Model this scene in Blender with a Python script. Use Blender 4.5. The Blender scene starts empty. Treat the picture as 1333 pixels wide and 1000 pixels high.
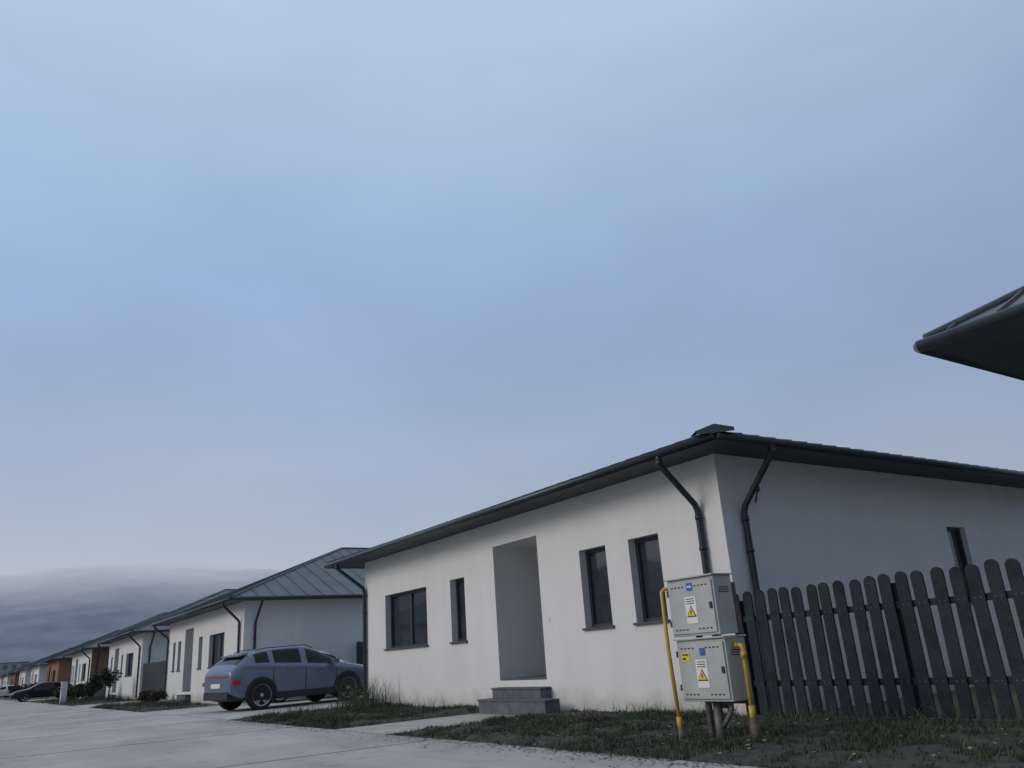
import bpy, bmesh, math, random
from mathutils import Vector, Matrix, noise
random.seed(7)
scene = bpy.context.scene
Z = Vector((0,0,1))

# ------------------------------------------------------------------ materials
def mat(name, col, rough=0.7, var=0.15, scale=4.0, bump=0.0, bscale=60.0, metal=0.0, spec=0.5, detail=6, dirt=0.0, streak=0.0, blotch=0.0):
    m = bpy.data.materials.new(name); m.use_nodes = True
    nt = m.node_tree; N = nt.nodes; L = nt.links
    b = N["Principled BSDF"]
    b.inputs["Roughness"].default_value = rough
    b.inputs["Metallic"].default_value = metal
    b.inputs["Specular IOR Level"].default_value = spec
    tc = N.new("ShaderNodeTexCoord")
    nz = N.new("ShaderNodeTexNoise"); nz.inputs["Scale"].default_value = scale
    nz.inputs["Detail"].default_value = detail; nz.inputs["Roughness"].default_value = 0.6
    L.new(tc.outputs["Object"], nz.inputs["Vector"])
    r = N.new("ShaderNodeValToRGB")
    r.color_ramp.elements[0].position = 0.3; r.color_ramp.elements[1].position = 0.7
    r.color_ramp.elements[0].color = [c*(1-var) for c in col]+[1]
    r.color_ramp.elements[1].color = [min(1,c*(1+var)) for c in col]+[1]
    L.new(nz.outputs["Fac"], r.inputs["Fac"])
    out = r.outputs["Color"]
    def mult(out, scl, amt, mapping=None, p0=.3, p1=.7, sc=1.5):
        n3 = N.new("ShaderNodeTexNoise"); n3.inputs["Scale"].default_value = sc; n3.inputs["Detail"].default_value = 6
        mp = N.new("ShaderNodeMapping"); mp.inputs["Scale"].default_value = scl
        L.new(tc.outputs["Object"], mp.inputs["Vector"]); L.new(mp.outputs["Vector"], n3.inputs["Vector"])
        r3 = N.new("ShaderNodeValToRGB")
        r3.color_ramp.elements[0].position = p0; r3.color_ramp.elements[0].color = (1-amt,1-amt,1-amt,1)
        r3.color_ramp.elements[1].position = p1; r3.color_ramp.elements[1].color = (1,1,1,1)
        L.new(n3.outputs["Fac"], r3.inputs["Fac"])
        mx = N.new("ShaderNodeMix"); mx.data_type='RGBA'; mx.blend_type='MULTIPLY'; mx.inputs[0].default_value = 1
        L.new(out, mx.inputs[6]); L.new(r3.outputs["Color"], mx.inputs[7]); return mx.outputs[2]
    if streak>0: out = mult(out,(2.2,2.2,.3),streak)
    if blotch>0:
        out = mult(out,(.12,.5,1),blotch,p0=.38,p1=.6)      # long tyre-worn bands
        out = mult(out,(1,1,1),blotch*.8,p0=.36,p1=.44,sc=3) # small stains
    if dirt>0:
        sp = N.new("ShaderNodeSeparateXYZ"); L.new(tc.outputs["Object"], sp.inputs[0])
        n2 = N.new("ShaderNodeTexNoise"); n2.inputs["Scale"].default_value = 2.2; n2.inputs["Detail"].default_value = 8
        L.new(tc.outputs["Object"], n2.inputs["Vector"])
        ma = N.new("ShaderNodeMath"); ma.operation='MULTIPLY_ADD'; ma.inputs[1].default_value = -0.7; 
        L.new(n2.outputs["Fac"], ma.inputs[0]); L.new(sp.outputs["Z"], ma.inputs[2])
        mr = N.new("ShaderNodeMapRange"); mr.inputs["From Min"].default_value = -0.35; mr.inputs["From Max"].default_value = 0.02
        mr.inputs["To Min"].default_value = dirt; mr.inputs["To Max"].default_value = 0.0
        L.new(ma.outputs[0], mr.inputs["Value"])
        mx = N.new("ShaderNodeMix"); mx.data_type='RGBA'
        L.new(mr.outputs[0], mx.inputs[0]); L.new(out, mx.inputs[6]); mx.inputs[7].default_value = (0.22,0.20,0.17,1)
        out = mx.outputs[2]
    L.new(out, b.inputs["Base Color"])
    if bump > 0:
        nb = N.new("ShaderNodeTexNoise"); nb.inputs["Scale"].default_value = bscale; nb.inputs["Detail"].default_value = 5
        L.new(tc.outputs["Object"], nb.inputs["Vector"])
        bp = N.new("ShaderNodeBump"); bp.inputs["Strength"].default_value = bump; bp.inputs["Distance"].default_value = 0.02
        L.new(nb.outputs["Fac"], bp.inputs["Height"]); L.new(bp.outputs["Normal"], b.inputs["Normal"])
    return m

M = {}
M['stucco'] = mat("stucco_white",(0.755,0.755,0.75),0.9,0.03,0.9,0.25,110,dirt=.5,streak=.05)
M['stucco2'] = mat("stucco_orange",(0.25,0.14,0.09),0.9,0.12,2,0.2,60)
M['roof'] = mat("roof_metal",(0.05,0.062,0.075),0.42,0.2,1.5,0.05,20,metal=0.25)
M['roof2'] = mat("roof_metal_light",(0.115,0.13,0.14),0.5,0.2,1.0,0.05,20,metal=0.2)
M['soffit'] = mat("soffit_dark",(0.04,0.05,0.06),0.6,0.15,3)
M['gutter'] = mat("gutter_metal",(0.032,0.042,0.05),0.35,0.12,6,metal=0.3)
M['frame'] = mat("window_frame",(0.035,0.042,0.05),0.45,0.1,8)
M['glass'] = mat("window_glass",(0.03,0.04,0.05),0.05,0.3,1.5,spec=0.9)
M['sill'] = mat("sill_stone",(0.07,0.075,0.08),0.6,0.2,12)
M['step'] = mat("step_stone",(0.11,0.115,0.13),0.75,0.3,8,0.2,50)
M['door'] = mat("door_dark",(0.06,0.06,0.065),0.4,0.1,5)
M['fence'] = mat("fence_paint",(0.019,0.031,0.037),0.65,0.38,5,0.3,40,spec=.22,streak=.2)
M['mfence'] = mat("dark_metal_fence",(0.03,0.036,0.042),0.5,0.2,5)
M['conc'] = mat("road_concrete",(0.46,0.445,0.41),0.85,0.14,0.55,0.35,30,detail=12,blotch=.18)
M['conc2'] = mat("path_concrete",(0.46,0.445,0.41),0.85,0.15,0.9,0.3,30,detail=12,blotch=.12)
M['joint'] = mat("joint_tar",(0.20,0.20,0.195),0.9,0.3,10)
M['crack'] = mat("crack_fill",(0.25,0.245,0.235),0.9,0.3,10)
M['soil'] = mat("soil",(0.050,0.047,0.039),0.95,0.5,6,0.8,25,detail=10)
M['ground'] = mat("ground_field",(0.09,0.10,0.055),0.95,0.4,0.3,0.3,5,detail=10)
M['grass'] = mat("grass_blades",(0.038,0.060,0.032),0.85,0.5,2.5)
M['drygrass'] = mat("dry_grass",(0.12,0.11,0.07),0.85,0.4,3)
M['leafd'] = mat("fallen_leaf",(0.26,0.23,0.14),0.8,0.4,9)
M['leaf'] = mat("foliage_dark",(0.035,0.055,0.032),0.75,0.5,3)
M['leaf2'] = mat("foliage_red",(0.09,0.05,0.035),0.75,0.5,3)
M['bark'] = mat("bark",(0.12,0.09,0.065),0.9,0.3,20,0.3,60)
M['carblue'] = mat("car_paint_blue_grey",(0.175,0.21,0.285),0.28,0.03,2,metal=0.3)
M['carblack'] = mat("car_paint_black",(0.015,0.018,0.028),0.2,0.1,2,metal=0.2)
M['carwhite'] = mat("car_paint_white",(0.7,0.71,0.72),0.3,0.03,2)
M['clad'] = mat("car_cladding",(0.022,0.024,0.027),0.6,0.1,8)
M['cglass'] = mat("car_glass",(0.010,0.013,0.017),0.06,0.2,2,spec=0.3)
M['tyre'] = mat("tyre_rubber",(0.02,0.02,0.02),0.85,0.2,20)
M['rim'] = mat("wheel_rim",(0.45,0.46,0.48),0.35,0.1,8,metal=0.5)
M['red'] = mat("tail_light",(0.42,0.02,0.02),0.25,0.1,8)
M['lamp'] = mat("head_light",(0.6,0.62,0.65),0.15,0.1,8)
M['cab'] = mat("cabinet_paint",(0.45,0.465,0.455),0.5,0.09,5,0.05,60,streak=.14)
M['cabd'] = mat("cabinet_slot",(0.03,0.03,0.03),0.7,0.1,5)
M['yellow'] = mat("gas_pipe_yellow",(0.55,0.34,0.05),0.5,0.2,10)
M['signy'] = mat("sticker_yellow",(0.75,0.55,0.04),0.5,0.05,8)
M['signw'] = mat("sticker_white",(0.75,0.75,0.74),0.5,0.04,8)
M['signb'] = mat("sticker_blue",(0.03,0.12,0.42),0.5,0.05,8)
M['steel'] = mat("steel_pole",(0.16,0.16,0.16),0.6,0.3,10,metal=0.4)
M['rust'] = mat("rusty_pole",(0.13,0.10,0.085),0.8,0.4,12)

# ------------------------------------------------------------------ mesh builder
class MB:
    def __init__(s): s.v=[]; s.f=[]; s.m=[]; s.sm=[]; s.mats=[]
    def mi(s,k):
        if k not in s.mats: s.mats.append(k)
        return s.mats.index(k)
    def face(s,pts,k,smooth=False):
        b=len(s.v); s.v += [tuple(p) for p in pts]; s.f.append(tuple(range(b,b+len(pts)))); s.m.append(s.mi(k)); s.sm.append(smooth)
    def frame_box(s,O,U,V,W,u,v,w,k):
        b=len(s.v)
        for uu in u:
            for vv in v:
                for ww in w: s.v.append(tuple(O+U*uu+V*vv+W*ww))
        for q in ((0,1,3,2),(4,6,7,5),(0,4,5,1),(2,3,7,6),(0,2,6,4),(1,5,7,3)):
            s.f.append(tuple(b+i for i in q)); s.m.append(s.mi(k)); s.sm.append(False)
    def box(s,x0,x1,y0,y1,z0,z1,k):
        s.frame_box(Vector((0,0,0)),Vector((1,0,0)),Vector((0,1,0)),Z,(x0,x1),(y0,y1),(z0,z1),k)
    def tube(s,path,r,k,n=10,cap=True):
        path=[Vector(p) for p in path]; rings=[]
        prev=None
        for i,p in enumerate(path):
            if i==0: d=path[1]-p
            elif i==len(path)-1: d=p-path[i-1]
            else: d=(path[i+1]-p).normalized()+(p-path[i-1]).normalized()
            d.normalize()
            if prev is None:
                a=Vector((0,0,1)) if abs(d.z)<0.9 else Vector((1,0,0))
                e1=d.cross(a).normalized()
            else: e1=(prev-d*prev.dot(d)).normalized()
            prev=e1; e2=d.cross(e1)
            rr=r[i] if isinstance(r,(list,tuple)) else r
            b=len(s.v); rings.append(b)
            for j in range(n):
                a=2*math.pi*j/n; s.v.append(tuple(p+e1*math.cos(a)*rr+e2*math.sin(a)*rr))
        mi=s.mi(k)
        for a,b in zip(rings,rings[1:]):
            for j in range(n):
                s.f.append((a+j,a+(j+1)%n,b+(j+1)%n,b+j)); s.m.append(mi); s.sm.append(True)
        if cap:
            s.f.append(tuple(rings[0]+j for j in range(n))); s.m.append(mi); s.sm.append(False)
            s.f.append(tuple(rings[-1]+j for j in range(n))); s.m.append(mi); s.sm.append(False)
    def obj(s,name,parent=None,bevel=0,recalc=True):
        me=bpy.data.meshes.new(name); me.from_pydata(s.v,[],s.f)
        for k in s.mats: me.materials.append(M[k])
        me.polygons.foreach_set("material_index",s.m); me.polygons.foreach_set("use_smooth",s.sm)
        if recalc:
            bm=bmesh.new(); bm.from_mesh(me); bmesh.ops.recalc_face_normals(bm,faces=bm.faces); bm.to_mesh(me); bm.free()
        me.update()
        o=bpy.data.objects.new(name,me); scene.collection.objects.link(o)
        if parent: o.parent=parent
        if bevel>0:
            md=o.modifiers.new("bevel",'BEVEL'); md.width=bevel; md.segments=2; md.limit_method='ANGLE'
        return o
def empty(name,loc=(0,0,0),rz=0,sc=1):
    e=bpy.data.objects.new(name,None); scene.collection.objects.link(e); e.location=loc; e.rotation_euler=(0,0,rz); e.empty_display_size=0.2; e.scale=(sc,sc,sc)
    return e

# ------------------------------------------------------------------ house
def wall(parent,O,U,Nn,L,H,openings,wm='stucco',name='wall'):
    mb=MB(); P=lambda u,d,z: O+U*u+Nn*d+Z*z
    us=sorted(set([0,L]+[o[0] for o in openings]+[o[1] for o in openings]))
    zs=sorted(set([-0.1,H]+[o[2] for o in openings]+[o[3] for o in openings]))
    for a,b in zip(us,us[1:]):
        for c,d in zip(zs,zs[1:]):
            um,zm=(a+b)/2,(c+d)/2
            if any(o[0]<um<o[1] and o[2]<zm<o[3] for o in openings): continue
            mb.face([P(a,0,c),P(b,0,c),P(b,0,d),P(a,0,d)],wm)
    win=MB(); 
    for (u0,u1,z0,z1,dp,kind) in openings:
        mb.face([P(u0,0,z0),P(u0,dp,z0),P(u0,dp,z1),P(u0,0,z1)],wm)
        mb.face([P(u1,0,z0),P(u1,dp,z0),P(u1,dp,z1),P(u1,0,z1)],wm)
        mb.face([P(u0,0,z1),P(u1,0,z1),P(u1,dp,z1),P(u0,dp,z1)],wm)
        mb.face([P(u0,0,z0),P(u1,0,z0),P(u1,dp,z0),P(u0,dp,z0)],'step' if kind=='portal' else wm)
        if kind=='portal':
            mb.face([P(u0,dp,z0),P(u1,dp,z0),P(u1,dp,z1),P(u0,dp,z1)],wm)
            d=MB(); w=(u1-u0)
            d.frame_box(O,U,Nn,Z,(u0+w*.12,u1-w*.12),(dp-.08,dp-.003),(z0+.01,z0+2.1),'door')
            d.frame_box(O,U,Nn,Z,(u0+w*.2,u1-w*.2),(dp-.095,dp-.082),(z0+.25,z0+.95),'frame')
            d.frame_box(O,U,Nn,Z,(u0+w*.2,u1-w*.2),(dp-.095,dp-.082),(z0+1.1,z0+1.9),'frame')
            d.frame_box(O,U,Nn,Z,(u0+w*.14,u0+w*.17),(dp-.14,dp-.1),(z0+.95,z0+1.15),'rim')
            d.obj("door",parent)
        else:
            t=.055; D0,D1=dp-.06,dp
            win.frame_box(O,U,Nn,Z,(u0,u0+t),(D0,D1),(z0,z1),'frame')
            win.frame_box(O,U,Nn,Z,(u1-t,u1),(D0,D1),(z0,z1),'frame')
            win.frame_box(O,U,Nn,Z,(u0+t,u1-t),(D0,D1),(z0,z0+t),'frame')
            win.frame_box(O,U,Nn,Z,(u0+t,u1-t),(D0,D1),(z1-t,z1),'frame')
            if u1-u0>1.2:
                c=(u0+u1)/2; win.frame_box(O,U,Nn,Z,(c-.045,c+.045),(D0+.005,D1),(z0+t,z1-t),'frame')
            win.face([P(u0,dp-.02,z0),P(u1,dp-.02,z0),P(u1,dp-.02,z1),P(u0,dp-.02,z1)],'glass')
            win.frame_box(O,U,Nn,Z,(u0-.04,u1+.04),(-.045,dp-.065),(z0-.03,z0+.004),'sill')
    mb.obj(name,parent,recalc=False)
    if win.v: win.obj(name+"_windows",parent)

def hip_roof(parent,x0,x1,y0,y1,zs,th,tan,seam=.42,rk='roof',gut=True):
    mb=MB(); zt=zs+th; Lx,Ly=x1-x0,y1-y0; w=min(Lx,Ly)/2; zr=zt+w*tan
    if Ly>=Lx: A=Vector(((x0+x1)/2,y0+w,zr)); B=Vector(((x0+x1)/2,y1-w,zr))
    else: A=Vector((x0+w,(y0+y1)/2,zr)); B=Vector((x1-w,(y0+y1)/2,zr))
    c=[Vector((x0,y0,zt)),Vector((x1,y0,zt)),Vector((x1,y1,zt)),Vector((x0,y1,zt))]
    if Ly>=Lx:
        mb.face([c[0],c[1],A],rk); mb.face([c[1],c[2],B,A],rk); mb.face([c[2],c[3],B],rk); mb.face([c[3],c[0],A,B],rk)
        hips=[(c[0],A),(c[1],A),(c[2],B),(c[3],B),(A,B)]
    else:
        mb.face([c[0],c[1],B,A],rk); mb.face([c[1],c[2],B],rk); mb.face([c[2],c[3],A,B],rk); mb.face([c[3],c[0],A],rk)
        hips=[(c[0],A),(c[1],B),(c[2],B),(c[3],A),(A,B)]
    mb.face([c[0]-Z*th,c[1]-Z*th,c[2]-Z*th,c[3]-Z*th],'soffit')
    for i in range(4):
        a,b=c[i],c[(i+1)%4]; mb.face([a,b,b-Z*th,a-Z*th],'gutter')
    for i in range(4):
        a,b=c[i],c[(i+1)%4]; e=(b-a).normalized(); n=Vector((-e.y,e.x,0)); Lg=(b-a).length
        k=seam*.5
        while k<Lg-.1:
            ln=min(k,Lg-k,w)
            up=(n+Z*tan); nl=up.normalized(); nn=e.cross(nl).normalized()
            mb.frame_box(a+e*k,e,nl,nn if nn.z>0 else -nn,(-.012,.012),(-.01,max(.1,ln*up.length-.06)),(.002,.032),rk)
            k+=seam
    for a,b in hips:
        off=Z*.012
        mb.tube([a+off,b+off],.045,rk,8)
    mb.obj("roof",parent,recalc=False)
    if gut:
        g=MB(); r=.06; zc=zt-.06
        e=.05
        p=[Vector((x0-e,y0-e,zc)),Vector((x1+e,y0-e,zc)),Vector((x1+e,y1+e,zc)),Vector((x0-e,y1+e,zc))]
        for i in range(4):
            g.tube([p[i],p[(i+1)%4]],r,'gutter',12)
        g.obj("gutter",parent)

def downpipe(parent,top,wallp,zend=.12,r=.045):
    top=Vector(top); w=Vector(wallp); g=MB()
    d=w-top
    path=[top+Z*.06,top,top-Z*.06,top+d*.06-Z*.08,w-d*.06+Z*.05,w,w-Z*.1,Vector((w.x,w.y,zend+.12)),Vector((w.x,w.y,zend))]
    g.tube(path,r,'gutter',10)
    g.tube([top-Z*.04,top-Z*.1],r*1.18,'gutter',10); g.tube([w-Z*.06,w-Z*.12],r*1.18,'gutter',10)
    zz=w.z-.5
    while zz>.5:
        g.tube([(w.x,w.y,zz),(w.x,w.y,zz-.04)],r*1.25,'gutter',10); zz-=.9
    g.obj("downpipe",parent)

def house(name,x0,x1,depth,tan,front,side=(),ov=.6,ovl=None,y0=0,zs=3.42,wm='stucco',sidewm=None,rk='roof',seam=.42,steps=True,pipes=True):
    E=empty(name); ovl=ov if ovl is None else ovl; y1=y0+depth
    fr=[(a-x0,b-x0,c,d,e,k) for (a,b,c,d,e,k) in front]
    wall(E,Vector((x0,y0,0)),Vector((1,0,0)),Vector((0,1,0)),x1-x0,zs,fr,wm,'front_wall')
    wall(E,Vector((x1,y0,0)),Vector((0,1,0)),Vector((-1,0,0)),depth,zs,side,sidewm or wm,'side_wall')
    wall(E,Vector((x0,y0,0)),Vector((0,1,0)),Vector((1,0,0)),depth,zs,(),wm,'far_side_wall')
    wall(E,Vector((x0,y1,0)),Vector((1,0,0)),Vector((0,-1,0)),x1-x0,zs,(),wm,'back_wall')
    hip_roof(E,x0-ovl,x1+ov,y0-ov,y1+ov,zs,.1,tan,seam,rk)
    if steps:
        for (a,b,c,d,e,k) in front:
            if k=='portal':
                s=MB()
                s.box(a+.004,b-.004,y0+.02,y0+e-.1,c+.001,c+.03,'step')
                s.box(a+.05,b+.10,y0-.22,y0-.004,-.05,c-.14,'step'); s.box(a+.03,b+.12,y0-.235,y0-.005,c-.138,c-.11,'step')
                s.box(a+.05,b+.62,y0-.52,y0-.223,-.05,c-.31,'step'); s.box(a+.03,b+.64,y0-.535,y0-.238,c-.308,c-.28,'step')
                s.obj("entrance_steps",E,bevel=.006)
    if pipes:
        downpipe(E,(x1-.42,y0-ov-.05,zs-.02),(x1-.38,y0-.06,2.68))
        downpipe(E,(x1+ov+.05,y0+.42,zs-.02),(x1+.06,y0+.38,2.6))
        downpipe(E,(x0-.25,y0-ov-.05,zs-.02),(x0+.1,y0-.06,2.7))
    return E

W=.2
main=house("white_house",-11.9,0,14,.31,
  [(-10.72,-8.62,1.28,2.5,W,'w'),(-7.56,-6.97,1.28,2.52,W,'w'),(-5.83,-4.36,.52,2.96,1.6,'portal'),(-3.18,-2.5,1.28,2.52,W,'w'),(-1.95,-1.28,1.28,2.52,W,'w')],
  [(5.65,6.25,1.3,2.57,.15,'w')],ovl=.95,seam=.34)
cap=MB()   # folded ridge flashing that stands up a little at the eaves corner
A_=Vector((.68,-.68,3.60)); B_=Vector((-.9,.9,4.06)); s_=Vector((.17,.17,-.07))
cap.face([A_,B_,B_+s_,A_+s_],'roof'); cap.face([A_,B_,B_-Vector((.17,.17,.07)),A_-Vector((.17,.17,.07))],'roof')
cap.face([A_,A_+s_,A_+s_-Z*.05,A_-Vector((.17,.17,.07))-Z*.05,A_-Vector((.17,.17,.07))],'roof')
cap.obj("hip_flashing",main)
cb=MB(); cb.tube([(.02,.75,2.95),(.08,.7,2.9),(.05,.66,2.75)],.012,'gutter',6); cb.box(.001,.05,.72,.8,2.92,3.0,'gutter'); cb.box(-4.2,-4.14,-.012,-.001,1.45,1.53,'signw'); cb.obj("cable",main)

def std_front(x0,x1):
    f=[(2.5,4.7,1.28,2.5,W,'w'),(5.8,6.4,1.28,2.52,W,'w'),(7.4,8.9,.4,2.96,1.6,'portal'),(9.6,10.2,1.28,2.52,W,'w'),(10.7,11.2,1.28,2.52,W,'w')]
    r=[]
    for a,b,c,d,e,k in f:
        r.append((x1-b,x1-a,c,d,e,k))
    return [q for q in r if q[0]>x0+.2]
house("white_house",-34.6,-22.4,14,.40,std_front(-34.6,-22.4),(),rk='roof2',seam=.6,ovl=.7)
house("white_house",-52.5,-41.2,14,.42,std_front(-52.5,-41.2),[(2,3,1.2,2.4,.15,'w')],rk='roof2',seam=.7)
house("brick_house",-72,-60.5,13,.42,std_front(-72,-60.5),[(2,3,1.2,2.4,.15,'w')],rk='roof2',seam=.8,sidewm='stucco2')
x=-82
for i in range(7):
    house("white_house" if i%3 else "brick_house",x-11,x,13,.42,std_front(x-11,x),[(2,3,1.2,2.4,.15,'w')],wm='stucco' if i%3 else 'stucco2',seam=1.4,steps=False,pipes=False)
    x-=20
house("white_house",4.55,17,13,.52,[(6.5,8.2,1.28,2.5,W,'w'),(10,11.5,.5,2.9,1.5,'portal'),(13,14,1.28,2.5,W,'w')],[],ov=.72,y0=-.50,zs=3.4,rk='roof2',seam=.45,pipes=False)
for q in range(3):
    E=house("white_house",-12.0,0,12,.4,std_front(-12.0,0),[(2,3,1.2,2.4,.15,'w')],seam=1.2,steps=False,pipes=False)
    E.rotation_euler=(0,0,math.pi); E.location=(-36-q*22,-19,0)

# ------------------------------------------------------------------ ground, road
def sheet(name,x0,x1,y0,y1,z,k):
    mb=MB(); mb.face([(x0,y0,z),(x1,y0,z),(x1,y1,z),(x0,y1,z)],k); return mb.obj(name)
sheet("ground",-4000,4000,-4000,4000,-.03,'ground')
sheet("road",-420,80,-13.5,-3.15,0,'conc')
sheet("driveway",-22.3,-12.3,-3.15,10,.001,'conc2')
sheet("path",-5.95,-3.95,-3.15,0,.0015,'conc2')
for xa in (-41.1,-60.3,-80.8):
    sheet("driveway",xa+.2 if xa>-42 else xa, xa+6.5,-3.15,6,.001,'conc2')
j=MB()
xx=-200
while xx<60:
    j.box(xx-.009,xx+.009,-13.5,-3.15,-.01,.004,'joint'); xx+=5.2
j.box(-300,60,-8.32,-8.305,-.01,.0045,'joint')
for yy in (-3.15,1.6): j.box(-22.3,-12.3,yy-.009,yy+.009,-.01,.005,'joint')
j.box(-17.3,-17.285,-3.13,1.58,-.01,.005,'joint')
random.seed(3)
for k in range(22):
    px,py=random.uniform(-40,0),random.uniform(-10,-3.5); an=random.uniform(0,6.28)
    for s_ in range(random.randint(8,20)):
        an+=random.uniform(-.5,.5); nx,ny=px+math.cos(an)*.18,py+math.sin(an)*.12
        if ny>-3.2: break
        d=Vector((nx-px,ny-py,0)).normalized(); n=Vector((-d.y,d.x,0))*.006
        j.face([Vector((px,py,.004))-n,Vector((nx,ny,.004))-n,Vector((nx,ny,.004))+n,Vector((px,py,.004))+n],'crack')
        px,py=nx,ny
for k in range(3200):
    x=random.uniform(-12.5,8); 
    if -5.9<x<-4.0 and random.random()<.7: continue
    y=-3.15-abs(random.gauss(0,.25)); s=random.uniform(.004,.02)
    a=random.uniform(0,6.3); c_,s_=math.cos(a)*s,math.sin(a)*s
    j.face([(x+c_,y+s_,.006),(x-s_,y+c_,.007),(x-c_,y-s_,.009),(x+s_,y-c_,.006)],'soil')
j.obj("road_joints",recalc=False)

def inside(x,y,r): return r[0]<x<r[1] and r[2]<y<r[3]
def lawn_h(x,y,r):
    e=min((x-r[0])/.35,(r[1]-x)/.35,(y-r[2])/.35,1); e=max(0,e)
    jn=noise.noise(Vector((x*2.3,y*2.3,0)))+.5*noise.noise(Vector((x*6,y*6,0)))
    return -.02+e*(.065+.035*jn)
def lawn(name,r,nblades,step=.12,hmin=.04,hmax=.13,leaves=0,tall=(),bare=.02,clods=0):
    E=empty(name)
    mb=MB(); nx=int((r[1]-r[0])/step); ny=int((r[3]-r[2])/step)
    for i in range(nx+1):
        for k in range(ny+1):
            x=r[0]+(r[1]-r[0])*i/nx; y=r[2]+(r[3]-r[2])*k/ny
            hh=lawn_h(x,y,r)
            ox=.12*noise.noise(Vector((y*1.7,x*1.7,3))) if i in (0,nx) else 0
            oy=.22*noise.noise(Vector((x*1.3,7,3))) if k==0 else 0
            mb.v.append((x+ox,y+oy,hh))
    for i in range(nx):
        for k in range(ny):
            a=i*(ny+1)+k; mb.f.append((a,a+ny+1,a+ny+2,a+1)); mb.m.append(mb.mi('soil')); mb.sm.append(True)
    for q in range(clods):
        x=random.uniform(r[0],r[1]); y=random.uniform(r[2],r[3]); z=lawn_h(x,y,r); s=random.uniform(.01,.04)
        p=[Vector((x,y,z+s*.7))]+[Vector((x+math.cos(a)*s*random.uniform(.7,1.3),y+math.sin(a)*s*random.uniform(.7,1.3),z-.005)) for a in (0,1.25,2.5,3.8,5)]
        for a in range(1,6): mb.face([p[0],p[a],p[a%5+1]],'soil')
    mb.obj("soil",E,recalc=False)
    g=MB()
    def blade(x,y,z,h,w,k,lean=.5):
        a=random.uniform(0,6.283); dx,dy=math.cos(a)*w,math.sin(a)*w
        lx,ly=random.gauss(0,lean)*h,random.gauss(0,lean)*h
        b=len(g.v)
        g.v += [(x-dx,y-dy,z),(x+dx,y+dy,z),(x+dx*.6+lx*.35,y+dy*.6+ly*.35,z+h*.6),(x-dx*.6+lx*.35,y-dy*.6+ly*.35,z+h*.6),(x+lx,y+ly,z+h)]
        mi=g.mi(k); g.f += [(b,b+1,b+2,b+3),(b+3,b+2,b+4)]; g.m += [mi,mi]; g.sm += [False,False]
    n=0
    while n<nblades:
        x=random.uniform(r[0]-.05,r[1]+.05); y=random.uniform(r[2]-.10,r[3])
        d=noise.noise(Vector((x*.9,y*.9,1)))+.6*noise.noise(Vector((x*3.1,y*3.1,4)))
        if d<bare and random.random()<.88: n+=1; continue
        z=lawn_h(x,y,r)-.01
        for q in range(4):
            blade(x+random.gauss(0,.02),y+random.gauss(0,.02),z,random.uniform(hmin,hmax)*(1+1.1*max(0,d)),random.uniform(.003,.006),'grass' if random.random()>.12 else 'drygrass')
            n+=1
    for (tx,ty,rad,h,cnt) in tall:
        for q in range(cnt):
            x=tx+random.gauss(0,rad); y=ty+random.gauss(0,rad*.6)
            if not inside(x,y,(r[0]-.3,r[1],r[2],r[3])): continue
            blade(x,y,lawn_h(x,y,r)-.01,h*random.uniform(.3,1.1),random.uniform(.003,.007),'grass' if random.random()>.25 else 'drygrass',.5)
    g.obj("grass",E,recalc=False)
    if leaves:
        l=MB()
        for q in range(leaves):
            x=random.uniform(r[0],r[1]); y=random.uniform(r[2],r[3]); z=lawn_h(x,y,r)+random.uniform(.015,.05)
            s=random.uniform(.010,.026); R=Matrix.Rotation(random.uniform(0,6.3),3,'Z')@Matrix.Rotation(random.uniform(-.6,.6),3,'X')
            l.face([Vector((x,y,z))+R@Vector(p) for p in ((-s,0,0),(0,-s*.6,0),(s*1.2,0,.003),(0,s*.6,0))],'leafd')
        l.obj("fallen_leaves",E,recalc=False)
lawn("lawn",(-12.25,-5.95,-3.1,-.03),20000,hmin=.03,hmax=.08,leaves=150,clods=300,tall=((-10.9,-.5,.4,.75,420),(-10.0,-1.0,.5,.42,260),(-8.6,-.4,.6,.25,150),(-10.4,-2.2,.5,.28,180)))
lawn("lawn",(-3.95,8.5,-3.15,-.03),44000,hmin=.025,hmax=.07,leaves=550,clods=1300,tall=((-1.5,-.3,.5,.2,150),(.8,-.4,.6,.22,200),(2.6,-.5,.7,.22,250)))
lawn("lawn",(-34.0,-23.0,-3.1,-.9),6000,step=.4,hmin=.05,hmax=.13)
lawn("lawn",(-59.5,-41.5,-3.1,-.03),5000,step=.5,hmin=.06,hmax=.25)

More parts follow.
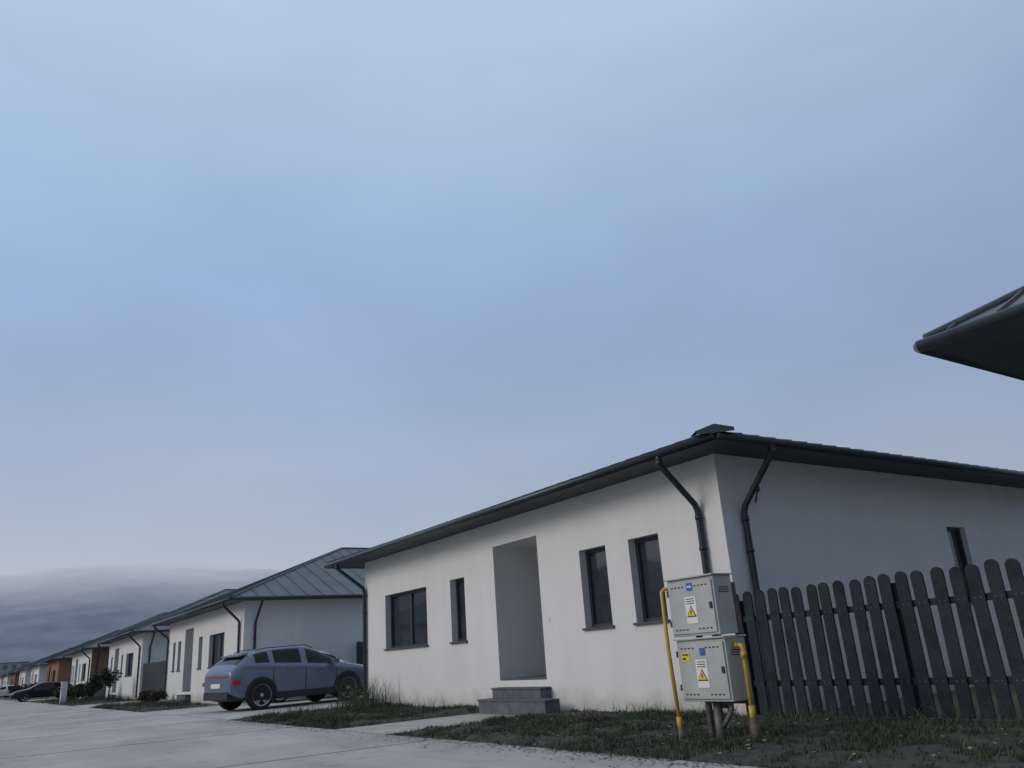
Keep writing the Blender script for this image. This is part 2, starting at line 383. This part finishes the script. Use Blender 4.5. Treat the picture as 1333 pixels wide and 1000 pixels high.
# ------------------------------------------------------------------ picket fence
def picket_fence(name,x0,x1,y,H,pitch,w):
    E=empty(name); mb=MB(); x=x0
    while x<x1:
        h=H+random.uniform(-.016,.016); tl=random.uniform(-.012,.012); yy=y+random.uniform(-.003,.003); t=.022
        pts=[(-w/2,.07),(w/2,.07)]; R=w/2
        for k in range(9):
            a=math.pi*k/8; pts.append((math.cos(a)*R, h-R+math.sin(a)*R*.95))
        f=[(x+px+tl*pz,yy,pz) for px,pz in pts]; b=[(x+px+tl*pz,yy+t,pz) for px,pz in pts]
        mb.face(f,'fence'); mb.face(b[::-1],'fence')
        for a in range(len(pts)):
            c=(a+1)%len(pts); mb.face([f[a],b[a],b[c],f[c]],'fence')
        for zz in (.415,1.185):   # screw heads
            for dx in (-.03,.03): mb.box(x+dx-.005+tl*zz,x+dx+.005+tl*zz,yy-.004,yy-.0005,zz-.005,zz+.005,'steel')
        x+=pitch
    mb.obj("pickets",E)
    r=MB()
    for zz in (.38,1.15): r.box(x0-.1,x1+.05,y+.028,y+.065,zz,zz+.07,'fence')
    xx=x0+.02
    while xx<x1+.1:
        r.box(xx-.04,xx+.04,y+.068,y+.148,-.1,H-.1,'fence'); xx+=2.1
    r.obj("rails",E)
picket_fence("picket_fence",.12,4.4,-.14,1.52,.192,.134)

def slat_fence(name,x0,x1,y,H,pitch=.12,w=.09):
    E=empty(name); mb=MB(); x=x0
    while x<x1-w: mb.box(x,x+w,y,y+.02,.05,H,'mfence'); x+=pitch
    for zz in (.2,H-.25): mb.box(x0,x1,y+.023,y+.05,zz,zz+.05,'mfence')
    xx=x0
    while xx<=x1: mb.box(xx-.03,xx+.03,y+.053,y+.11,0,H+.03,'mfence'); xx+=2.2
    mb.obj("slats",E)
slat_fence("metal_fence",-22.3,-12.0,4.2,1.8,.13,.085)
slat_fence("metal_gate",-41.1,-34.7,.1,1.8,.1,.085)
slat_fence("metal_fence",-60.4,-52.6,.1,1.7,.2,.15)

# ------------------------------------------------------------------ utility cabinets
def cabinet(name,x0,x1,y0,y1,z0,z1,kind):
    E=empty(name); c=MB()
    c.box(x0,x1,y0,y1,z0,z1,'cab'); c.obj("body",E,bevel=.008)
    d=MB(); 
    d.box(x0+.02,x1-.02,y0-.018,y0-.002,z0+.025,z1-.03,'cab'); d.obj("door",E,bevel=.005)
    t=MB(); t.box(x0-.015,x1+.015,y0-.03,y1+.015,z1+.002,z1+.018,'cab'); t.obj("lid",E,bevel=.004)
    s=MB(); yf=y0-.0215
    for i in range(2):
        for k in range(4):
            sx=x0+(.07 if i==0 else (x1-x0)-.25)+k*.05
            for zz in (z1-.085,z0+.06): s.box(sx,sx+.026,yf,yf+.003,zz,zz+.012,'cabd')
    s.box(x1-.065,x1-.035,yf-.01,yf+.003,(z0+z1)/2-.03,(z0+z1)/2+.03,'cabd')
    for zz in (z0+.1,z1-.16): s.box(x0+.004,x0+.018,yf-.006,yf+.018,zz,zz+.06,'steel')
    for k in range(3): s.box(x1+.001,x1+.003,y0+.06,y1-.06,z1-.12-k*.022,z1-.112-k*.022,'cabd')
    s.obj("vents_and_lock",E)
    p=MB(); cx=(x0+x1)/2+.0; cz=(z0+z1)/2-.03
    p.box(cx-.075,cx+.075,yf-.001,yf+.003,cz-.13,cz+.13,'signw')
    def tri(k,s,y):
        p.face([(cx-s,y,cz-.02-s*.7),(cx+s,y,cz-.02-s*.7),(cx,y,cz-.02+s)],k)
    tri('cabd',.066,yf-.004); tri('signy',.052,yf-.0065)
    p.face([(cx-.004,yf-.0085,cz-.0),(cx+.012,yf-.0085,cz-.0),(cx-.004,yf-.0085,cz-.03),(cx-.012,yf-.0085,cz-.025)],'cabd')
    p.face([(cx-.006,yf-.0085,cz-.026),(cx+.010,yf-.0085,cz-.022),(cx-.004,yf-.0085,cz-.05)],'cabd')
    for q in range(3): p.box(cx-.055,cx+.055,yf-.004,yf-.002,cz+.105-q*.022,cz+.112-q*.022,'cabd')
    if kind==0:
        p.box(cx-.03,cx+.05,yf-.002,yf+.003,z1-.12,z1-.045,'signb'); p.box(cx-.02,cx+.04,yf-.004,yf-.0025,z1-.09,z1-.075,'signw')
    else:
        bx=x0+.07
        p.box(bx,bx+.11,yf-.002,yf+.003,z1-.2,z1-.12,'signy'); p.box(bx+.015,bx+.095,yf-.004,yf-.0025,z1-.145,z1-.13,'cabd'); p.box(bx+.015,bx+.06,yf-.004,yf-.0025,z1-.185,z1-.165,'cabd')
        p.box(cx-.0,cx+.07,yf-.002,yf+.003,z1-.15,z1-.08,'signb')
    p.obj("stickers",E)
    return E
CX0,CX1,CY0,CY1=1.14,1.80,-2.32,-2.06
up_=cabinet("electric_cabinet",CX0-.0,CX1-.02,CY0,CY1,1.01,1.57,0)
lo_=cabinet("gas_cabinet",CX0+.05,CX1+.04,CY0-.02,CY1,.40,.975,1)
g=MB()
g.box(CX0+.06,CX0+.11,CY1+.003,CY1+.05,-.1,1.5,'rust'); g.box(CX1-.07,CX1-.02,CY1+.003,CY1+.05,-.1,1.5,'rust')
g.box(CX0+.111,CX1-.071,CY1+.01,CY1+.045,.36,.40,'steel')
g.tube([(CX0+.035,CY0-.075,-.08),(CX0+.02,CY0-.075,.16)],.03,'rust',10)
g.tube([(CX0+.36,CY0+.12,-.08),(CX0+.36,CY0+.12,.40)],.045,'steel',10)
g.tube([(CX1-.12,CY0+.12,.40),(CX1-.12,CY0+.12,.32),(CX1-.2,CY0+.12,.22),(CX0+.40,CY0+.12,.16)],.022,'steel',8)
g.tube([(CX1+.15,CY0+.1,-.08),(CX1+.14,CY0+.1,.26)],.036,'rust',10)
g.obj("support_posts",lo_)
y_=MB(); px=CX0-.035; py=CY0-.06
y_.tube([(px+.06,py+.09,1.48),(px+.02,py+.03,1.50),(px,py,1.47),(px,py,.9),(px+.05,py-.01,.14)],.02,'yellow',10)
y_.tube([(px+.05,py-.01,.14),(px+.043,py-.01,.26)],.028,'yellow',10)
px=CX1+.14; py=CY0+.1
y_.tube([(CX1+.0,py,.90),(px-.04,py,.90),(px-.01,py,.89),(px,py,.86),(px,py,.24)],.021,'yellow',10)
y_.tube([(CX1+.045,py,.90),(CX1+.09,py,.90)],.03,'yellow',10); y_.tube([(px,py,.22),(px,py,.36)],.03,'yellow',10); y_.tube([(px,py,.84),(px,py,.78)],.029,'yellow',10)
y_.obj("gas_pipes",lo_)

# ------------------------------------------------------------------ cars
def lerp_prof(pr,x):
    for (a,b) in zip(pr,pr[1:]):
        if a[0]<=x<=b[0]:
            t=(x-a[0])/(b[0]-a[0]); return a[1]+(b[1]-a[1])*t
    return pr[0][1] if x<pr[0][0] else pr[-1][1]
def car(name,loc,rz,paint,top,belt,width,wb,R,xs,glass_seg,shield,clad=True,zb=.24,sc=1):
    E=empty(name,loc,rz,sc); mb=MB(); hw=width/2; n=len(xs); rings=[]
    x_min,x_max=xs[0],xs[-1]
    def ring(x):
        zt=lerp_prof(top,x); be=min(lerp_prof(belt,x),zt-.05)
        e0=(x-x_min); e1=(x_max-x); e=min(e0,e1)
        nar=1-.18*max(0,1-e/.5)**2
        wl=hw*nar; z0=zb+.16*max(0,1-e/.25)
        cab=max(0,min(1,(zt-be-.06)/.35))
        wt=wl*(.88-.19*cab)
        up=zt-be
        return [(0,z0),(wl*.86,z0),(wl*.975,z0+.06),(wl*.965,z0+(be-z0)*.34),(wl,z0+(be-z0)*.76),(wl*.975,be-.05),(wl*.93,be),
                (wl*.93+(wt-wl*.93)*.5,be+up*.5),(wt,zt-.055),(wt*.86,zt-.012),(0,zt+.012)]
    K=11
    for x in xs:
        rg=ring(x); idx=[]
        for (y,z) in rg: mb.v.append((x,y,z)); idx.append(len(mb.v)-1)
        for (y,z) in rg[-2:0:-1]: mb.v.append((x,-y,z)); idx.append(len(mb.v)-1)
        rings.append(idx)
    T=len(rings[0])
    for i in range(n-1):
        xm=(xs[i]+xs[i+1])/2
        for q in range(T):
            a,b=q,(q+1)%T
            lv=q if q<K-1 else T-1-q
            k=paint
            if lv<=1 : k='clad'
            if lv in (6,7) and any(s[0]<xm<s[1] for s in glass_seg): k='cglass'
            if lv in (8,9) and any(s[0]<xm<s[1] for s in shield): k='cglass'
            mb.f.append((rings[i][a],rings[i+1][a],rings[i+1][b],rings[i][b])); mb.m.append(mb.mi(k)); mb.sm.append(True)
    for rr in (rings[0],rings[-1]):
        mb.f.append(tuple(rr)); mb.m.append(mb.mi(paint)); mb.sm.append(True)
    o=mb.obj("body",E); md=o.modifiers.new("ss",'SUBSURF'); md.levels=2; md.render_levels=2
    d=MB()
    for sgn in (1,-1):
        ys=hw*sgn
        def bx(x0,x1,z0,z1,k,o0=-.05,o1=.008):
            d.box(x0,x1,min(ys+sgn*o0,ys+sgn*o1),max(ys+sgn*o0,ys+sgn*o1),z0,z1,k)
        if clad: bx(-wb/2+R+.06,wb/2-R-.06,zb+.0,zb+.17,'clad',-.08,.012)
        for wx in (-wb/2,wb/2):
            Ro=R+.085; Ri=R+.02; nseg=20
            yo=ys+sgn*.014; yi=ys-sgn*.10
            zc=R
            for s_ in range(nseg):
                a0=math.pi*(-.06+1.12*s_/nseg); a1=math.pi*(-.06+1.12*(s_+1)/nseg)
                p=lambda a,r,y: (wx+math.cos(a)*r,y,zc+math.sin(a)*r)
                if clad:
                    d.face([p(a0,Ri,yo),p(a1,Ri,yo),p(a1,Ro,yo),p(a0,Ro,yo)],'clad')
                    d.face([p(a0,Ro,yo),p(a1,Ro,yo),p(a1,Ro,yi),p(a0,Ro,yi)],'clad')
                d.face([(wx,ys+sgn*.009,zc),p(a0,Ri+.004,ys+sgn*.009),p(a1,Ri+.004,ys+sgn*.009)],'tyre')
            d.face([(wx-Ri,ys+sgn*.0085,zc+.02),(wx+Ri,ys+sgn*.0085,zc+.02),(wx+Ri*.9,ys+sgn*.0085,zb+.0),(wx-Ri*.9,ys+sgn*.0085,zb+.0)],'tyre')
        for hx in (-.62,.36):
            zh=lerp_prof(belt,hx)-.13; bx(hx,hx+.2,zh,zh+.028,paint,-.03,.014)
        for sx in (-1.0,-.02,.95): bx(sx,sx+.009,zb+.16,lerp_prof(belt,sx)-.1,'clad',-.02,.001)
        mxp=.88; zb2=lerp_prof(belt,.9)
        d.box(mxp-.09,mxp+.07,min(ys-sgn*.04,ys+sgn*.15),max(ys-sgn*.04,ys+sgn*.15),zb2+.03,zb2+.15,paint)
        if clad: d.tube([(-1.40,sgn*hw*.66,lerp_prof(top,-1.40)-.01),(-1.15,sgn*hw*.665,lerp_prof(top,-1.15)+.02),(.1,sgn*hw*.665,lerp_prof(top,.1)+.018),(.35,sgn*hw*.66,lerp_prof(top,.35)-.015)],.012,'clad',6)
    xr=x_min; zl=.98*lerp_prof(top,x_min+.02)
    d.box(xr-.012,xr+.05,-hw*.66,hw*.66,zl-.10,zl-.075,'red')
    for sgn in (1,-1):
        yy=sorted((sgn*hw*.70,sgn*hw*.955)); d.box(xr+.03,xr+.25,yy[0],yy[1],.66,.76,'red')
        yy=sorted((sgn*hw*.60,sgn*hw*.90)); d.box(x_max-.22,x_max-.03,yy[0],yy[1],.60,.68,'lamp')
    d.box(xr-.018,xr+.03,-.26,.26,.60,.71,'signw')
    d.box(xr-.012,xr+.12,-hw*.75,hw*.75,.30,.50,'clad'); d.box(x_max-.12,x_max+.008,-hw*.7,hw*.7,.32,.5,'clad')
    if clad:
        zz=lerp_prof(top,-1.60)
        d.frame_box(Vector((-1.56,0,zz-.02)),Vector((-1,0,-.22)).normalized(),Vector((0,1,0)),Vector((-.22,0,1)).normalized(),(0,.26),(-hw*.60,hw*.60),(.0,.03),paint)
    d.obj("trim",E,bevel=.004,recalc=False)
    for wi,(wx,sgn) in enumerate(((-wb/2,1),(-wb/2,-1),(wb/2,1),(wb/2,-1))):
        w=MB(); yc=sgn*(hw-.10)
        prof=[(R*.62,-.11),(R*.90,-.115),(R*.98,-.09),(R,-.05),(R,.05),(R*.98,.09),(R*.90,.115),(R*.74,.112),(R*.72,.08)]
        ns=32
        for a in range(ns):
            A0=2*math.pi*a/ns; A1=2*math.pi*(a+1)/ns
            pt=lambda A,r,y:(wx+math.cos(A)*r,yc+sgn*y,R+math.sin(A)*r)
            for (r0,y0),(r1,y1) in zip(prof,prof[1:]):
                w.face([pt(A0,r0,y0),pt(A1,r0,y0),pt(A1,r1,y1),pt(A0,r1,y1)],'tyre',True)
            w.face([(wx,yc+sgn*.06,R),pt(A0,R*.74,.06),pt(A1,R*.74,.06)],'clad')
            w.face([pt(A0,R*.67,.100),pt(A1,R*.67,.100),pt(A1,R*.74,.114),pt(A0,R*.74,.114)],'rim')
        for s_ in range(5):
            A=2*math.pi*s_/5+.3
            U=Vector((math.cos(A),0,math.sin(A))); V=Vector((-math.sin(A),0,math.cos(A)))
            O=Vector((wx,yc,R))
            w.frame_box(O,U,V,Vector((0,sgn,0)),(.02,R*.70),(-.05,-.010),(.07,.106),'rim')
            w.frame_box(O,U,V,Vector((0,sgn,0)),(.02,R*.70),(.010,.05),(.07,.106),'rim')
        w.tube([(wx,yc+sgn*.06,R),(wx,yc+sgn*.112,R)],.05,'rim',12)
        w.obj("wheel_%d"%(wi+1),E,recalc=False)
    return E
suv_top=[(-2.17,.95),(-2.12,1.04),(-2.05,1.12),(-1.94,1.21),(-1.80,1.32),(-1.62,1.43),(-1.40,1.49),(-.9,1.555),(-.3,1.59),(.1,1.57),(.42,1.49),(1.20,1.10),(1.35,1.06),(1.7,1.01),(2.0,.93),(2.12,.83),(2.17,.72)]
suv_belt=[(-2.17,.92),(-1.9,1.15),(-1.4,1.15),(-.6,1.10),(0,1.07),(1.15,1.0),(2.2,.9)]
suv_xs=[-2.17,-2.13,-2.06,-1.98,-1.88,-1.76,-1.64,-1.52,-1.30,-1.06,-1.0,-.6,-.04,.03,.3,.48,.7,.88,1.06,1.22,1.37,1.6,1.85,2.03,2.12,2.17]
car("parked_suv",(-17.0,-.15,0),math.radians(101),'carblue',suv_top,suv_belt,1.83,2.66,.365,suv_xs,[(-1.52,-1.06),(-1.0,-.04),(.03,.7),(.7,.88)],[(-2.0,-1.64),(.48,1.1)],sc=1.035)
sed_top=[(-2.3,.88),(-2.2,.98),(-1.9,1.04),(-1.6,1.08),(-1.0,1.33),(-.5,1.42),(.0,1.43),(.35,1.37),(1.05,1.0),(1.3,.95),(1.9,.86),(2.2,.74),(2.3,.6)]
sed_belt=[(-2.3,.84),(-1.7,.96),(0,.92),(1.1,.90),(2.3,.7)]
sed_xs=[-2.3,-2.25,-2.1,-1.9,-1.6,-1.4,-1.2,-.95,-.6,-.1,-.03,.3,.5,.75,.98,1.1,1.4,1.8,2.1,2.24,2.3]
car("parked_sedan",(-71.5,-1.9,0),math.radians(-88),'carblack',sed_top,sed_belt,1.82,2.75,.33,sed_xs,[(-1.4,-.1),(-.03,.75)],[(-1.6,-1.2),(.3,.98)],clad=False)
car("parked_hatchback",(-20.6,1.75,0),math.radians(91),'carwhite',suv_top,suv_belt,1.76,2.6,.33,suv_xs,[(-1.62,-1.06),(-1.0,-.04),(.03,.72)],[(-2.0,-1.64),(.48,1.1)],clad=False)
car("parked_hatchback",(-118,-2.2,0),math.radians(-90),'carwhite',suv_top,suv_belt,1.8,2.6,.33,suv_xs,[(-1.62,-1.06),(-1.0,-.04),(.03,.72)],[(-2.0,-1.64),(.48,1.1)],clad=False)
car("parked_sedan",(-150,-3.4,0),math.radians(180),'carwhite',sed_top,sed_belt,1.82,2.75,.33,sed_xs,[(-1.4,-.1),(-.03,.75)],[(-1.6,-1.2),(.3,.98)],clad=False)

# ------------------------------------------------------------------ plants
def shrub(name,loc,rx,h,n,k='leaf',ls=.05,trunk=0,lobes=6):
    E=empty(name,loc); t=MB()
    base=trunk
    if trunk>0: t.tube([(0,0,-.05),(.02,.01,trunk*.6),(0,.03,trunk+h*.4)],[.05,.04,.02],'bark',7)
    for q in range(6):
        a=q*1.05; t.tube([(0,0,base*.9),(math.cos(a)*rx*.4,math.sin(a)*rx*.4,base+h*.4),(math.cos(a)*rx*.7,math.sin(a)*rx*.7,base+h*.7)],[.02,.013,.005],'bark',5)
    t.obj("stems",E)
    l=MB(); cs=[]
    for q in range(lobes):
        a=random.uniform(0,6.28); rr=rx*random.uniform(.1,.6)
        cs.append((Vector((math.cos(a)*rr,math.sin(a)*rr,base+h*random.uniform(.25,.75))),rx*random.uniform(.35,.6),h*random.uniform(.22,.35)))
    for q in range(n):
        c,r1,r2=random.choice(cs)
        v=Vector((random.gauss(0,1),random.gauss(0,1),random.gauss(0,1))).normalized()*random.uniform(.5,1.08)
        p=c+Vector((v.x*r1,v.y*r1,v.z*r2))
        if p.z<.02: continue
        R=Matrix.Rotation(random.uniform(0,6.3),3,'Z')@Matrix.Rotation(random.uniform(-1.4,1.4),3,'X'); s=ls*random.uniform(.6,1.3)
        l.face([p+R@Vector(q_) for q_ in ((-s,0,0),(0,-s*.5,0),(s,0,0),(0,s*.5,0))],k)
    l.obj("foliage",E,recalc=False)
shrub("hedge_bush",(-33.0,-.7,0),.5,.6,1500)
shrub("hedge_bush",(-34.4,-.8,0),.5,.6,1300,'leaf2')
shrub("ornamental_tree",(-43.0,-1.2,0),.55,1.1,1500,'leaf',.06,trunk=.8)
shrub("ornamental_tree",(-47.5,-1.4,0),.7,1.3,2200,'leaf',.07,trunk=.3)
shrub("garden_bush",(-50.5,-1.4,0),.9,1.2,2200,'leaf',.07)
shrub("garden_bush",(-55.5,-1.6,0),1.0,1.0,2000,'leaf2',.07)
shrub("garden_bush",(-59.0,-1.6,0),.8,1.2,1600,'leaf',.08)
for q in range(6): shrub("garden_bush",(-90-q*18,-1.5,0),1.3,1.6,900,'leaf',.14)
gp=MB(); gp.box(-49.0,-48.6,-2.9,-2.6,-.05,1.25,'stucco'); gp.box(-49.05,-48.55,-2.95,-2.55,1.252,1.32,'sill'); gp.box(-48.98,-48.62,-2.912,-2.902,.75,1.1,'cab'); gp.obj("gate_pillar")

dt=MB()
for q in range(26000):
    x=random.uniform(-420,-330); y=random.uniform(-60,160)
    hh=6+4*noise.noise(Vector((y*.06,x*.05,0)))+3*noise.noise(Vector((y*.25,0,2)))
    z=random.uniform(0,max(1,hh)); s=random.uniform(.3,.8)
    R=Matrix.Rotation(random.uniform(0,6.3),3,'Z')@Matrix.Rotation(random.uniform(-1.4,1.4),3,'X'); p=Vector((x,y,z))
    dt.face([p+R@Vector(q_) for q_ in ((-s,0,0),(0,-s*.5,0),(s,0,0),(0,s*.5,0))],'leaf')
dt.obj("distant_trees",recalc=False)
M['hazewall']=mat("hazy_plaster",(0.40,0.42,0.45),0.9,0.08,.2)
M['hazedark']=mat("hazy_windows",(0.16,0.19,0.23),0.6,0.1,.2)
for (bx,by,bw,bd,bh) in ((-300,8,14,8,9),(-330,24,10,9,8),(-285,-4,10,9,5),(-360,40,10,14,10)):
    E=empty("distant_building"); b=MB(); b.box(bx-bw/2,bx+bw/2,by-bd/2,by+bd/2,0,bh,'hazewall')
    rx=bw/2+.4; ry=bd/2+.4
    c=[(bx-rx,by-ry,bh+.01),(bx+rx,by-ry,bh+.01),(bx+rx,by+ry,bh+.01),(bx-rx,by+ry,bh+.01)]; t=(bx,by,bh+2)
    for i in range(4): b.face([c[i],c[(i+1)%4],t],'hazedark')
    zz=1.2
    while zz<bh-1.5:
        yy=by-bd/2+1
        while yy<by+bd/2-1.5: b.box(bx+bw/2+.01,bx+bw/2+.05,yy,yy+1.1,zz,zz+1.3,'hazedark'); yy+=2.4
        zz+=2.9
    b.obj("block",E)

# ------------------------------------------------------------------ hill in low cloud
hm=bpy.data.materials.new("hill_forest_haze"); hm.use_nodes=True; nt=hm.node_tree; N=nt.nodes; L=nt.links
b=N["Principled BSDF"]; b.inputs["Roughness"].default_value=1; b.inputs["Specular IOR Level"].default_value=0
tc=N.new("ShaderNodeTexCoord"); nz=N.new("ShaderNodeTexNoise"); nz.inputs["Scale"].default_value=.02; nz.inputs["Detail"].default_value=9
L.new(tc.outputs["Object"],nz.inputs["Vector"])
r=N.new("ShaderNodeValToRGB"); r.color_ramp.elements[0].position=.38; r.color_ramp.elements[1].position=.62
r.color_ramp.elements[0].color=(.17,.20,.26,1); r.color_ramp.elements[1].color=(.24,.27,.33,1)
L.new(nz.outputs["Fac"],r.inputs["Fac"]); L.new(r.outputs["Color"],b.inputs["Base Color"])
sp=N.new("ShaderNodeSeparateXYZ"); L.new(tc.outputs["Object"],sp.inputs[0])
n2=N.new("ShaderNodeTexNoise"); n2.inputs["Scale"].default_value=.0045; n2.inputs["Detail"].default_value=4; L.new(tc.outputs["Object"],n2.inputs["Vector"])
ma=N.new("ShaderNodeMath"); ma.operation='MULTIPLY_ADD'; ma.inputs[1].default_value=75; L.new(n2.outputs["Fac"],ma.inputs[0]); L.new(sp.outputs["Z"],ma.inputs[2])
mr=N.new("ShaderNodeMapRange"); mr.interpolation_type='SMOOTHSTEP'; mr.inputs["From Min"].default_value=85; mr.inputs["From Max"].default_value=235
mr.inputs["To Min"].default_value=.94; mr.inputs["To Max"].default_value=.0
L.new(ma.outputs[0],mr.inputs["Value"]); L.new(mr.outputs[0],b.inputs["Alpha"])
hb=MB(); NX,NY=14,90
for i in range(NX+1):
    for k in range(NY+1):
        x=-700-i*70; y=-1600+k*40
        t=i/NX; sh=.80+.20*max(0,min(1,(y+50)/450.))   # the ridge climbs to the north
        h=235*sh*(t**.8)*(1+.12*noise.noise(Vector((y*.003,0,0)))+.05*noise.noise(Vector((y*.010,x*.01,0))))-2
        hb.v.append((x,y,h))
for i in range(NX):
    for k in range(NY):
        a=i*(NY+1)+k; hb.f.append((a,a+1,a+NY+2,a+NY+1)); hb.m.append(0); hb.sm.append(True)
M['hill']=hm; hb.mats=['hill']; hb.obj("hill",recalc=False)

# ------------------------------------------------------------------ world
w=bpy.data.worlds.new("World"); scene.world=w; w.use_nodes=True; nt=w.node_tree; N=nt.nodes; L=nt.links
bg=N["Background"]; bg.inputs["Strength"].default_value=.1
saz=Vector((-.30,-.95,0)).normalized(); sel=math.radians(28)
sky=N.new("ShaderNodeTexSky"); sky.sky_type='NISHITA'; sky.sun_disc=False; sky.sun_elevation=sel; sky.sun_rotation=math.atan2(saz.x,saz.y)
sky.air_density=1.5; sky.dust_density=4
tc=N.new("ShaderNodeTexCoord"); sp=N.new("ShaderNodeSeparateXYZ"); L.new(tc.outputs["Generated"],sp.inputs[0])
nz=N.new("ShaderNodeTexNoise"); nz.inputs["Scale"].default_value=1.4; nz.inputs["Detail"].default_value=4; nz.inputs["Roughness"].default_value=.45
mp=N.new("ShaderNodeMapping"); mp.inputs["Scale"].default_value=(1,1,2.2); L.new(tc.outputs["Generated"],mp.inputs["Vector"]); L.new(mp.outputs["Vector"],nz.inputs["Vector"])
ma=N.new("ShaderNodeMath"); ma.operation='MULTIPLY_ADD'; ma.inputs[1].default_value=.30; L.new(nz.outputs["Fac"],ma.inputs[0]); 
ad=N.new("ShaderNodeMath"); ad.operation='ADD'; ad.inputs[1].default_value=-.15; L.new(sp.outputs["Z"],ad.inputs[0]); L.new(ad.outputs[0],ma.inputs[2])
r=N.new("ShaderNodeValToRGB"); cr=r.color_ramp; cr.interpolation='B_SPLINE'
stops=[(0.0,(.40,.44,.50)),(.09,(.405,.45,.53)),(.17,(.36,.42,.54)),(.28,(.295,.385,.565)),(.40,(.285,.40,.615)),(.55,(.36,.485,.685)),(.70,(.46,.59,.76)),(1,(.54,.64,.80))]
cr.elements[0].position=0; cr.elements[0].color=(*stops[0][1],1); cr.elements[1].position=1; cr.elements[1].color=(*stops[-1][1],1)
for p,c in stops[1:-1]:
    e=cr.elements.new(p); e.color=(*c,1)
L.new(ma.outputs[0],r.inputs["Fac"])
n2=N.new("ShaderNodeTexNoise"); n2.inputs["Scale"].default_value=2.3; n2.inputs["Detail"].default_value=7; n2.inputs["Distortion"].default_value=.4
L.new(mp.outputs["Vector"],n2.inputs["Vector"])
m2=N.new("ShaderNodeMapRange"); m2.inputs["From Min"].default_value=.3; m2.inputs["From Max"].default_value=.7; m2.inputs["To Min"].default_value=8.1; m2.inputs["To Max"].default_value=9.3
L.new(n2.outputs["Fac"],m2.inputs["Value"])
# sky brighter down the street; unseen other end darkened to dim the side wall
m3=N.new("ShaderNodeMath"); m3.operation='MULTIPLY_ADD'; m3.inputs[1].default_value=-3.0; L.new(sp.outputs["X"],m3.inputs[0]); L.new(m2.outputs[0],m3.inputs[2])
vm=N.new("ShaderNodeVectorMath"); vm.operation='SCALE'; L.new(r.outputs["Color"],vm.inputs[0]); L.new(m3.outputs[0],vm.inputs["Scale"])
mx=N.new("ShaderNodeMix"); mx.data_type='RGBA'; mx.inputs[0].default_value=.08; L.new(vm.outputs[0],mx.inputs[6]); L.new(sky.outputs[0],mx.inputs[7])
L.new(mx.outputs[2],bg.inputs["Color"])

sl=bpy.data.lights.new("sun","SUN"); sl.energy=1.05; sl.angle=math.radians(25); sl.color=(1,.89,.77)
so=bpy.data.objects.new("sun",sl); scene.collection.objects.link(so)
sd=Vector((saz.x*math.cos(sel),saz.y*math.cos(sel),math.sin(sel)))
so.rotation_euler=sd.to_track_quat('Z','Y').to_euler()

# ------------------------------------------------------------------ camera
cam=bpy.data.cameras.new("camera"); co=bpy.data.objects.new("camera",cam); scene.collection.objects.link(co)
cam.sensor_width=36; cam.lens=28.1; cam.clip_end=9000; cam.clip_start=.05
p=math.radians(18.7); hd=Vector((-.821,.571,0)).normalized(); rt=Vector((hd.y,-hd.x,0))
fw=hd*math.cos(p)+Z*math.sin(p); up=rt.cross(fw)
roll=math.radians(4.0)
cR=rt*math.cos(roll)-up*math.sin(roll); cU=rt*math.sin(roll)+up*math.cos(roll)
mw=Matrix((cR,cU,-fw)).transposed().to_4x4(); mw.translation=Vector((7.41,-8.48,.95))
co.matrix_world=mw
scene.camera=co
scene.view_settings.view_transform='Standard'; scene.view_settings.look='None'; scene.view_settings.exposure=0
